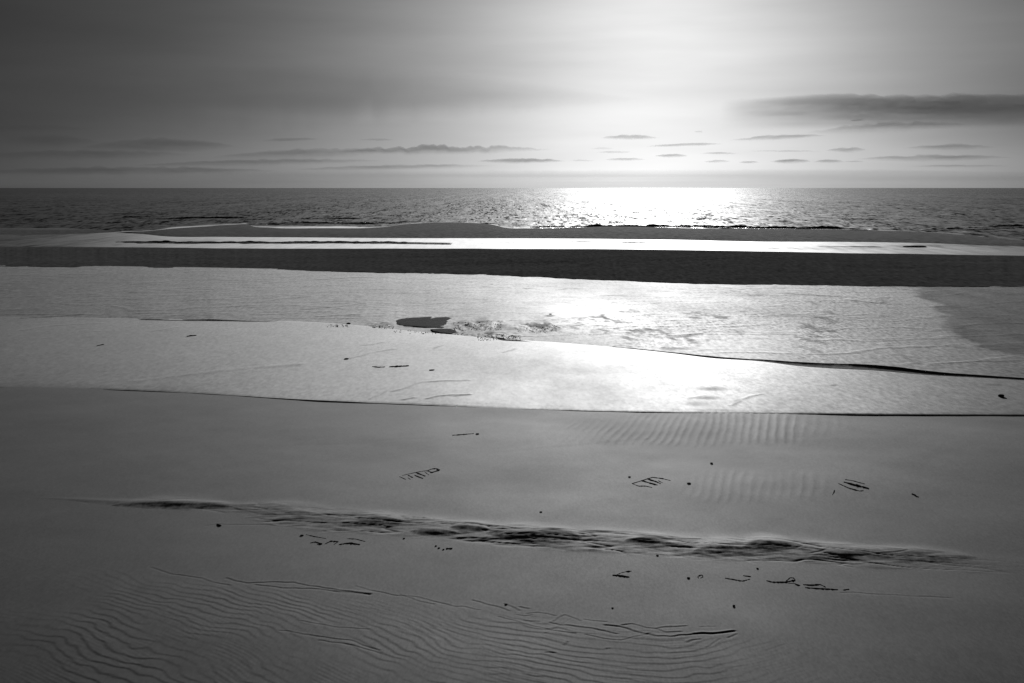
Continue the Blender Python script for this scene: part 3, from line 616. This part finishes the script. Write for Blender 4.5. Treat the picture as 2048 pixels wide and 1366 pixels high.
for k, (cx, cy, hw, hh, tau, tilt, tn, lab) in enumerate([
    (110, 288, 110, 17, .30, 0, .2, 'dim rounded cloud at the far left, highest of the left ones'),
    (325, 297, 160, 18, .32, .01, .2, 'peaked wedge-shaped cloud left of centre, tallest of the left row'),
    (590, 283, 60, 4, .25, .03, .2, 'thin slanting cloud streak right of the peaked wedge cloud'),
    (760, 283, 40, 3, .15, .0, .2, 'faint short streak between the left wedge and the sun glow'),
    (620, 312, 200, 13, .22, .03, .2, 'broad pale cloud bank fading leftward under the thin slanting streak'),
    (890, 304, 220, 11, .34, .01, .45, 'long cloud with uneven top just left of the sun glow'),
    (250, 345, 330, 11, .28, .005, .25, 'long low cloud layer over the dark left sea'),
    (790, 337, 210, 7, .22, .02, .25, 'low thin cloud layer over the sea left of centre'),
    (170, 314, 240, 12, .24, .01, .2, 'wide hazy cloud layer low at the far left, between two darker ones'),
    (520, 328, 260, 8, .22, .02, .2, 'wide hazy cloud layer low over the left sea, lower right of the peaked wedge'),
    (60, 262, 160, 10, .20, .0, .2, 'faint cloud smear at the left edge above the rounded cloud'),
    (1042, 324, 92, 6, .40, .0, .3, 'low humped cloud with a pointed middle at centre horizon'),
    (1255, 279, 60, 6, .50, .0, .3, 'lens-shaped grey cloud under the sun glow, highest of the small ones'),
    (1362, 293, 78, 4, .50, .03, .3, 'long thin streak right below the lens cloud'),
    (1225, 307, 40, 3, .20, .0, .3, 'faint flat streak below and left of the lens cloud'),
    (1200, 300, 26, 2.5, .18, .0, .3, 'tiny faint wisp left under the lens cloud'),
    (1246, 321, 42, 4, .32, .0, .4, 'pale flat cloud low under the lens cloud'),
    (1162, 323, 26, 2.5, .20, .0, .4, 'tiny faint wisp right beside the humped centre cloud'),
    (1337, 314, 35, 4.5, .60, .0, .3, 'small dark almond-shaped cloud low below the sun'),
    (1432, 309, 40, 3, .32, .0, .3, 'thin pale streak right of the dark almond cloud'),
    (1428, 325, 28, 4, .30, .0, .5, 'small ragged pale cloud low above the glitter'),
    (1490, 326.5, 22, 3, .42, .0, .3, 'small flat cloud between the ragged pale one and the darkest low one'),
    (1572, 325, 42, 6, .60, .0, .3, 'darkest low rounded cloud right of the glitter'),
    (1648, 325, 32, 4.5, .50, .0, .3, 'low rounded cloud right beside the darkest low one'),
    (1697, 325, 22, 2.5, .32, .0, .3, 'thin low scrap at the right end of the low cloud row'),
    (1545, 279, 98, 6, .42, .05, .35, 'rising wedge of cloud right of the sun with dark ragged top'),
    (1560, 305, 80, 2.5, .2, .0, .3, 'hair-thin cloud line below the rising wedge'),
    (1682, 303, 42, 6, .45, .02, .3, 'grey cloud with pointed left end at right of the sun'),
    (1700, 246, 14, 2.5, .50, .0, .3, 'tiny dark scrap alone under the ragged dark bank'),
    (1390, 267.5, 10, 2, .30, .0, .3, 'tiny faint scrap alone straight below the sun'),
    (1855, 319, 165, 8, .42, .01, .3, 'long flat grey cloud at the right edge, lower one'),
    (1885, 298, 95, 7, .36, .01, .3, 'long flat grey cloud at the right edge, upper one'),
    (1760, 262, 170, 13, .26, .05, .3, 'broad soft cloud under the ragged dark bank at right'),
    (1910, 334, 110, 3.5, .26, .0, .3, 'thin lowest cloud streak at the right edge'),
]):
    cloud(cx, cy, hw, hh, tau * (3.0 if cx < 1100 else 1.8), lab, 200 + 7 * k, tilt=tilt, topn=tn, dist=20000.0 + 350.0 * k)
cloud(1900, 228, 470, 34, 1.9, 'dark cloud bank with ragged top edge at upper right', 501, name='cloud_bank', dist=34000.0, dens=0.0008, rise=1.0,
      top=[(1480, 203), (1560, 198), (1640, 194), (1690, 193), (1702, 197), (1722, 194), (1742, 198), (1780, 193.5), (1800, 197), (1830, 194), (1857, 198), (1882, 191), (1922, 194.5), (2000, 195), (2280, 190)])
cloud(380, 205, 900, 75, .42, 'broad dim veil of high cloud over the dark left sky', 701, name='cloud_veil', dist=38000.0, soft=True, topn=0.0)
cloud(1024, 372, 3600, 8, .36, 'even haze bank lying along the whole horizon', 601, name='fog_bank', dist=42000.0, mat='fog', dens=0.00008, flat_u=True, rise=0.3,
      top=[(-2600, 344), (40, 345), (600, 343), (1100, 341), (1500, 339), (1750, 339), (2000, 344), (4700, 346)])

# ------------------------------------------------------------------ things lying on the sand
def tube(name, pts3, radii, mat, parent=None, sides=6, seed=0, flat=0.75):
    r = np.random.default_rng(seed); P = np.array(pts3, float); n = len(P)
    T = np.gradient(P, axis=0); T /= np.linalg.norm(T, axis=1)[:, None] + 1e-9
    up = np.array([0, 0, 1.0]); vs, fs = [], []
    for i in range(n):
        s_ = np.cross(T[i], up); s_ /= np.linalg.norm(s_) + 1e-9; w_ = np.cross(s_, T[i])
        for k in range(sides):
            a = 2 * math.pi * k / sides; rr = radii[i] * (1 + 0.18 * r.normal())
            vs.append(P[i] + rr * (math.cos(a) * s_ + flat * math.sin(a) * w_))
    for i in range(n - 1):
        for k in range(sides):
            a, b = i * sides + k, i * sides + (k + 1) % sides
            fs.append((a, b, b + sides, a + sides))
    fs.append(tuple(range(sides - 1, -1, -1))); fs.append(tuple((n - 1) * sides + k for k in range(sides)))
    vs = np.array(vs)
    base = np.zeros(3) if parent is not None else np.array([P[0][0], P[0][1], vs[:, 2].min()])
    off = np.array(parent.location) if parent is not None else base
    me = bpy.data.meshes.new(name); me.from_pydata((vs - off).tolist(), [], fs); me.update()
    me.polygons.foreach_set('use_smooth', np.ones(len(me.polygons), bool)); me.materials.append(mat)
    o = bpy.data.objects.new(name, me); COL.objects.link(o)
    if parent is not None: o.parent = parent
    else: o.location = base.tolist()
    return o
dg = bpy.context.evaluated_depsgraph_get()
def ground(x, y, guess=0.0):
    hit, loc, *_ = scene.ray_cast(dg, (x, y, 3.0), (0, 0, -1))
    return loc.z if hit else guess
def strand(pts, rpx, seed, bury=0.35):
    """pixel polyline -> points on the sand, radii in metres from a width in photo pixels"""
    p = np.array(pts, float); t = np.r_[0, np.cumsum(np.hypot(*np.diff(p, axis=0).T))]; n = max(4, int(t[-1] / 2.5) + 1)
    q = np.linspace(0, t[-1], n); px = np.interp(q, t, p[:, 0]); py = np.interp(q, t, p[:, 1])
    r = np.random.default_rng(seed); out = []; rad = []
    for i in range(n):
        z = 0.0
        for _ in range(2):
            x, y = at(px[i], py[i], z); z = ground(float(x), float(y))
        m = math.hypot(x, y) / F; R = rpx * m * (0.45 + 0.75 * math.sin(math.pi * (0.12 + 0.76 * i / (n - 1)))) * (1 + 0.22 * r.normal())
        R = max(R, 0.25 * m); out.append((float(x), float(y), z + R * (0.75 - bury))); rad.append(R)
    return out, rad
def stick(pts, rpx, label, seed, mat='wood', name='driftwood_stick', cat='stick', group=None):
    p, r = strand(pts, rpx, seed); return tag(tube(name, p, r, MAT[mat], seed=seed), label, cat, group)
def scrap(strands, label, seed, name='seaweed_scrap', cat='seaweed', part='blade', mat='weed'):
    px, py = strands[0][0][0]; x, y = at(px, py, 0.0); o = empty(name, (float(x), float(y), ground(float(x), float(y))))
    for k, (pts, rpx) in enumerate(strands):
        p, r = strand(pts, rpx * 0.68, seed + k); tube(part, p, r, MAT[mat], parent=o, seed=seed + k)
    return tag(o, label, cat)
def pebble(px, py, wpx, hpx, label, seed, mat='stone', name='pebble', cat='pebble', group=None, lump=0.22, sink=0.25, sub=2, depth=1.0):
    z = 0.0
    for _ in range(2):
        x, y = at(px, py, z); z = ground(float(x), float(y))
    m = math.hypot(x, y) / F; a = wpx * m / 2; c = hpx * m * 0.32
    bm = bmesh.new(); bmesh.ops.create_icosphere(bm, subdivisions=sub, radius=1.0)
    P = np.array([v.co[:] for v in bm.verts]); n = fbm(P[:, 0] * 1.3 + P[:, 2], P[:, 1] * 1.3 - P[:, 2], 3, seed)
    for v, k in zip(bm.verts, n):
        v.co *= 1 + lump * k
        v.co.x *= a; v.co.y *= a * depth; v.co.z = v.co.z * c + c * (1 - 2 * sink)
    me = bpy.data.meshes.new(name); bm.to_mesh(me); bm.free(); me.polygons.foreach_set('use_smooth', np.ones(len(me.polygons), bool)); me.materials.append(MAT[mat])
    o = bpy.data.objects.new(name, me); o.location = (float(x), float(y), z); COL.objects.link(o)
    return tag(o, label, cat, group)

# three ribbed scraps of weed on the smooth sand
scrap([([(804, 951), (830, 945), (853, 941)], .7), ([(799, 953), (812, 959)], .9), ([(816, 950), (826, 955)], 1.1), ([(816, 955), (821, 959)], .6), ([(829, 950), (846, 957)], 1.1), ([(832, 945), (840, 948), (851, 952)], 1.2), ([(849, 943), (858, 950)], .6),
       ([(853, 942), (865, 937.5), (873, 937), (880, 940), (864, 945), (856, 942)], 1.2)], 'comb-shaped scrap of dark seaweed with short ribs, leftmost of three', 300)
scrap([([(1264, 967), (1284, 961), (1305, 954.5), (1325, 957), (1341, 961)], .9), ([(1264, 967), (1277, 972), (1292, 972), (1304, 975)], .9), ([(1283, 961), (1300, 966), (1315, 970)], 1.5), ([(1296, 958), (1312, 963), (1321, 967)], 1.2), ([(1316, 961), (1326, 966)], .6)],
      'fan-shaped scrap of dark seaweed with curved ribs, between two pebbles', 320)
scrap([([(1690, 959), (1704, 961), (1730, 968)], .9), ([(1688, 964), (1710, 970), (1738, 977)], 2.0), ([(1677, 967), (1697, 976), (1719, 982), (1727, 981)], 1.1)], 'three parallel dark blades of seaweed, rightmost of three scraps', 340)
# twigs and weed in front of the strand line
scrap([([(1225, 1150), (1240, 1151), (1259, 1154)], 1.8), ([(1232, 1150), (1243, 1145), (1254, 1143)], .6), ([(1252, 1143), (1263, 1142)], 1.1)], 'forked dark twig lying open to the right', 360, name='forked_twig', cat='twig', part='branch', mat='wood')
scrap([([(1397, 1156), (1395, 1153), (1399, 1150.5), (1405, 1149.5), (1406, 1153), (1401, 1156)], 1.0)], 'small curled ring of seaweed right of a pebble', 370, part='strand')
scrap([([(1450, 1156), (1468, 1159), (1485, 1162), (1500, 1158)], 1.1), ([(1486, 1151), (1502, 1153)], 1.0)], 'bent thin strand of seaweed with a loose piece above', 380, part='strand')
scrap([([(1533, 1161), (1545, 1164), (1570, 1164), (1590, 1160), (1588, 1156), (1580, 1155), (1572, 1162)], 1.3), ([(1590, 1168), (1600, 1171)], 1.4), ([(1606, 1169), (1625, 1170), (1640, 1168.5), (1651, 1174)], 1.2), ([(1610, 1175), (1640, 1177), (1676, 1179)], 1.3), ([(1686, 1180), (1698, 1178)], 1.0), ([(1575, 1166), (1592, 1167)], .6)],
      'long tangled line of seaweed strands at lower right', 390, part='strand')
scrap([([(621, 1086), (630, 1083.5), (645, 1088), (634, 1089)], 1.3), ([(650, 1088), (662, 1082), (677, 1083), (668, 1089)], 1.2), ([(678, 1089), (690, 1087), (702, 1086), (720, 1089)], 1.6), ([(612, 1069), (630, 1073), (652, 1077)], .6), ([(694, 1077), (712, 1078), (731, 1083)], .7)],
      'looped clump of seaweed below the strand line at left', 410, part='strand')
scrap([([(1824, 988), (1829, 989.5), (1832, 992.5), (1837, 994)], 1.8)], 'small crooked piece of weed at the far right', 430, part='strand')
stick([(434, 1048), (442, 1052)], 1.5, 'tiny dark stick under the dark end of the strand line at left', 441)
stick([(892, 1097), (905, 1097)], 1.2, 'short straight stick with three dots of grit beside it', 442)
stick([(905, 870.5), (925, 869), (948, 867)], .7, 'long thin twig pointing at a pebble near the wet edge', 443, name='twig', cat='twig')
stick([(1665, 990), (1669, 980)], .8, 'tiny upright twig left of the three parallel blades', 444, name='twig', cat='twig')
for k, (x, y, w, h, lab) in enumerate([
    (955, 868, 7, 3.5, 'dark oval pebble at the end of the thin twig'), (1423, 927, 6, 4.5, 'small black pebble above the faint ripples, on smooth sand'), (1259, 954, 6, 3.5, 'small pebble just left above the fan-shaped weed'),
    (1378, 967, 8, 4.5, 'dark slanted pebble right of the fan-shaped weed'), (1082, 1024, 6, 3, 'lone tiny pebble above the strand line near the middle'), (1315, 1111, 6, 3, 'tiny pebble just below the strand line, right of middle'),
    (1225, 1216, 5, 3, 'tiny pebble above the cracked sand at bottom middle'), (1468, 1212, 6, 6, 'round black pebble alone at lower right'), (1377, 1156, 7, 4, 'small pebble left of the curled ring of weed'),
    (1515, 1137, 5, 3.5, 'tiny pebble above the bent strand of weed'), (604, 1071, 8, 3.5, 'dark pebble above the looped clump of weed'), (808, 1077, 5, 3, 'tiny pebble below the strand line left of middle'),
    (872, 1092, 5, 3, 'grit dot farthest from the short straight stick'), (878, 1096, 5, 3, 'middle grit dot beside the short straight stick'), (887, 1099, 5, 3, 'grit dot nearest to the short straight stick'),
    (1012, 1209, 7, 4, 'dark pebble at the edge of the cracked sand at bottom middle')]):
    pebble(x, y, w, h, lab, 700 + k, group='pebbles on the beach')
# drift on the wet flats
stick([(745, 733), (757, 734.5), (770, 734)], 1.0, 'thin stick on the wet flat, left of a longer stick', 451)
stick([(779, 733.5), (792, 733), (805, 732.5), (818, 731.5)], 1.3, 'longest stick lying on the wet flat', 452)
stick([(859, 740.5), (869, 740)], 1.7, 'short thick block of driftwood on the wet flat', 453, name='driftwood_block')
stick([(374, 673), (384, 671.5), (393, 671)], 1.3, 'small dark stick on the pale flat at left', 454)
stick([(194, 692), (208, 689)], 1.3, 'small slanted stick on the flat at far left', 455)
pebble(693, 718, 9, 4, 'dark stone at the foot of a broken crack in the wet flat', 731, name='stone', cat='stone', group='stones on the flats')
pebble(1101, 628.5, 6, 3, 'tiny dark stone alone on the bright rippled flat', 733, name='stone', cat='stone', group='stones on the flats')
pebble(697, 648, 9, 6, 'dark lump of rock left of the rock slab, at the bank edge', 735, name='stone', cat='stone', group='stones on the flats')
pebble(2002, 793, 11, 9, 'black pointed rock at the right edge of the wet flat', 737, mat='rock', name='rock', cat='rock', lump=0.35)
pebble(1830, 494, 42, 6, 'low dark rock awash in the right part of the channel', 739, mat='rock', name='rock', cat='rock', lump=0.3, depth=0.6, sub=3)

def slab(outline, label, seed, thick, name='rock_slab', mat='rock', rough=0.2):
    """flat-lying rock: outline in pixels of its top, real thickness, rounded and uneven"""
    p = np.array(outline, float); c = p.mean(0); zg = ground(*[float(q) for q in at(c[0], c[1], 0.06)])
    zt = zg + thick; x, y = at(p[:, 0], p[:, 1], zt)
    # resample the outline
    t = np.r_[0, np.cumsum(np.hypot(np.diff(np.r_[x, x[0]]), np.diff(np.r_[y, y[0]])))]; n = 84; q = np.linspace(0, t[-1], n, endpoint=False)
    ox = np.interp(q, t, np.r_[x, x[0]]); oy = np.interp(q, t, np.r_[y, y[0]]); mx, my = ox.mean(), oy.mean()
    vs = []; fs = []
    rings = [(1.03, -0.15), (1.04, 0.30 * thick), (1.0, 0.8 * thick), (0.93, thick), (0.7, thick * 1.04), (0.4, thick * 1.0), (0.0, thick)]
    for k, (s_, h_) in enumerate(rings[:-1]):
        nz = fbm(ox * 3.5 + 0.3 * k, oy * 3.5, 4, seed, 0.6)
        for i in range(n): vs.append((mx + (ox[i] - mx) * s_ * (1 + 0.08 * nz[i]) - mx, my + (oy[i] - my) * s_ * (1 + 0.08 * nz[i]) - my, h_ + thick * rough * nz[i] * (k > 1)))
    vs.append((0, 0, thick))
    R = len(rings) - 1
    for k in range(R - 1):
        for i in range(n):
            j = (i + 1) % n; fs.append((k * n + i, k * n + j, (k + 1) * n + j, (k + 1) * n + i))
    for i in range(n): fs.append(((R - 1) * n + i, (R - 1) * n + (i + 1) % n, len(vs) - 1))
    me = bpy.data.meshes.new(name); me.from_pydata(vs, [], fs); me.update(); me.polygons.foreach_set('use_smooth', np.ones(len(me.polygons), bool)); me.materials.append(MAT[mat])
    o = bpy.data.objects.new(name, me); o.location = (mx, my, zg); COL.objects.link(o)
    return tag(o, label, 'rock')
slab([(790, 641), (803, 637), (830, 634.5), (865, 633), (895, 633.5), (905, 636), (897, 641), (893, 648), (890, 655), (860, 654), (820, 652), (795, 649)], 'dark smooth rock slab embedded in the rippled flat, largest of the rocks', 801, 0.015, rough=0.15)
slab([(862, 658), (880, 656), (900, 657), (911, 660), (913, 664), (900, 667), (880, 665), (866, 662)], 'small dark slab in front of the large smooth slab', 803, 0.02, rough=0.5)

def rubble():
    """broken shell and stone lying round the slabs: too small to pick apart"""
    r = np.random.default_rng(5); vs = []; fs = []
    spots = [(955, 648, 48, 9, 150), (1000, 672, 45, 5, 110), (765, 650, 22, 4, 50), (1075, 655, 40, 8, 80), (675, 648, 22, 3, 40), (880, 662, 60, 3, 60), (820, 659, 40, 2, 30)]
    for cx, cy, sx, sy, n in spots:
        for _ in range(n):
            px, py = cx + sx * r.uniform(-1, 1), cy + sy * r.uniform(-1, 1)
            x, y = at(px, py, 0.06); z = ground(float(x), float(y)); a = r.uniform(0.008, 0.026); c = a * r.uniform(0.35, 0.8); b0 = len(vs)
            ph = r.uniform(0, 6.28)
            for k in range(6):
                t = ph + k * math.pi / 3; q = a * r.uniform(0.7, 1.2); vs.append((x + q * math.cos(t), y + q * math.sin(t), z - 0.01))
            for k in range(6):
                t = ph + 0.3 + k * math.pi / 3; q = 0.7 * a * r.uniform(0.6, 1.1); vs.append((x + q * math.cos(t), y + q * math.sin(t), z + c * r.uniform(0.6, 1.0)))
            for k in range(6):
                j = (k + 1) % 6; fs.append((b0 + k, b0 + j, b0 + 6 + j, b0 + 6 + k))
            fs.append(tuple(b0 + 6 + k for k in range(6)))
    me = bpy.data.meshes.new('rubble'); me.from_pydata([tuple(float(q) for q in v) for v in vs], [], fs); me.update(); me.materials.append(MAT['rubble'])
    o = bpy.data.objects.new('rubble', me); COL.objects.link(o); o['kind'] = 'stuff'
    return tag(o, 'broken stone and shell strewn round the rock slabs', 'rubble')
rubble()
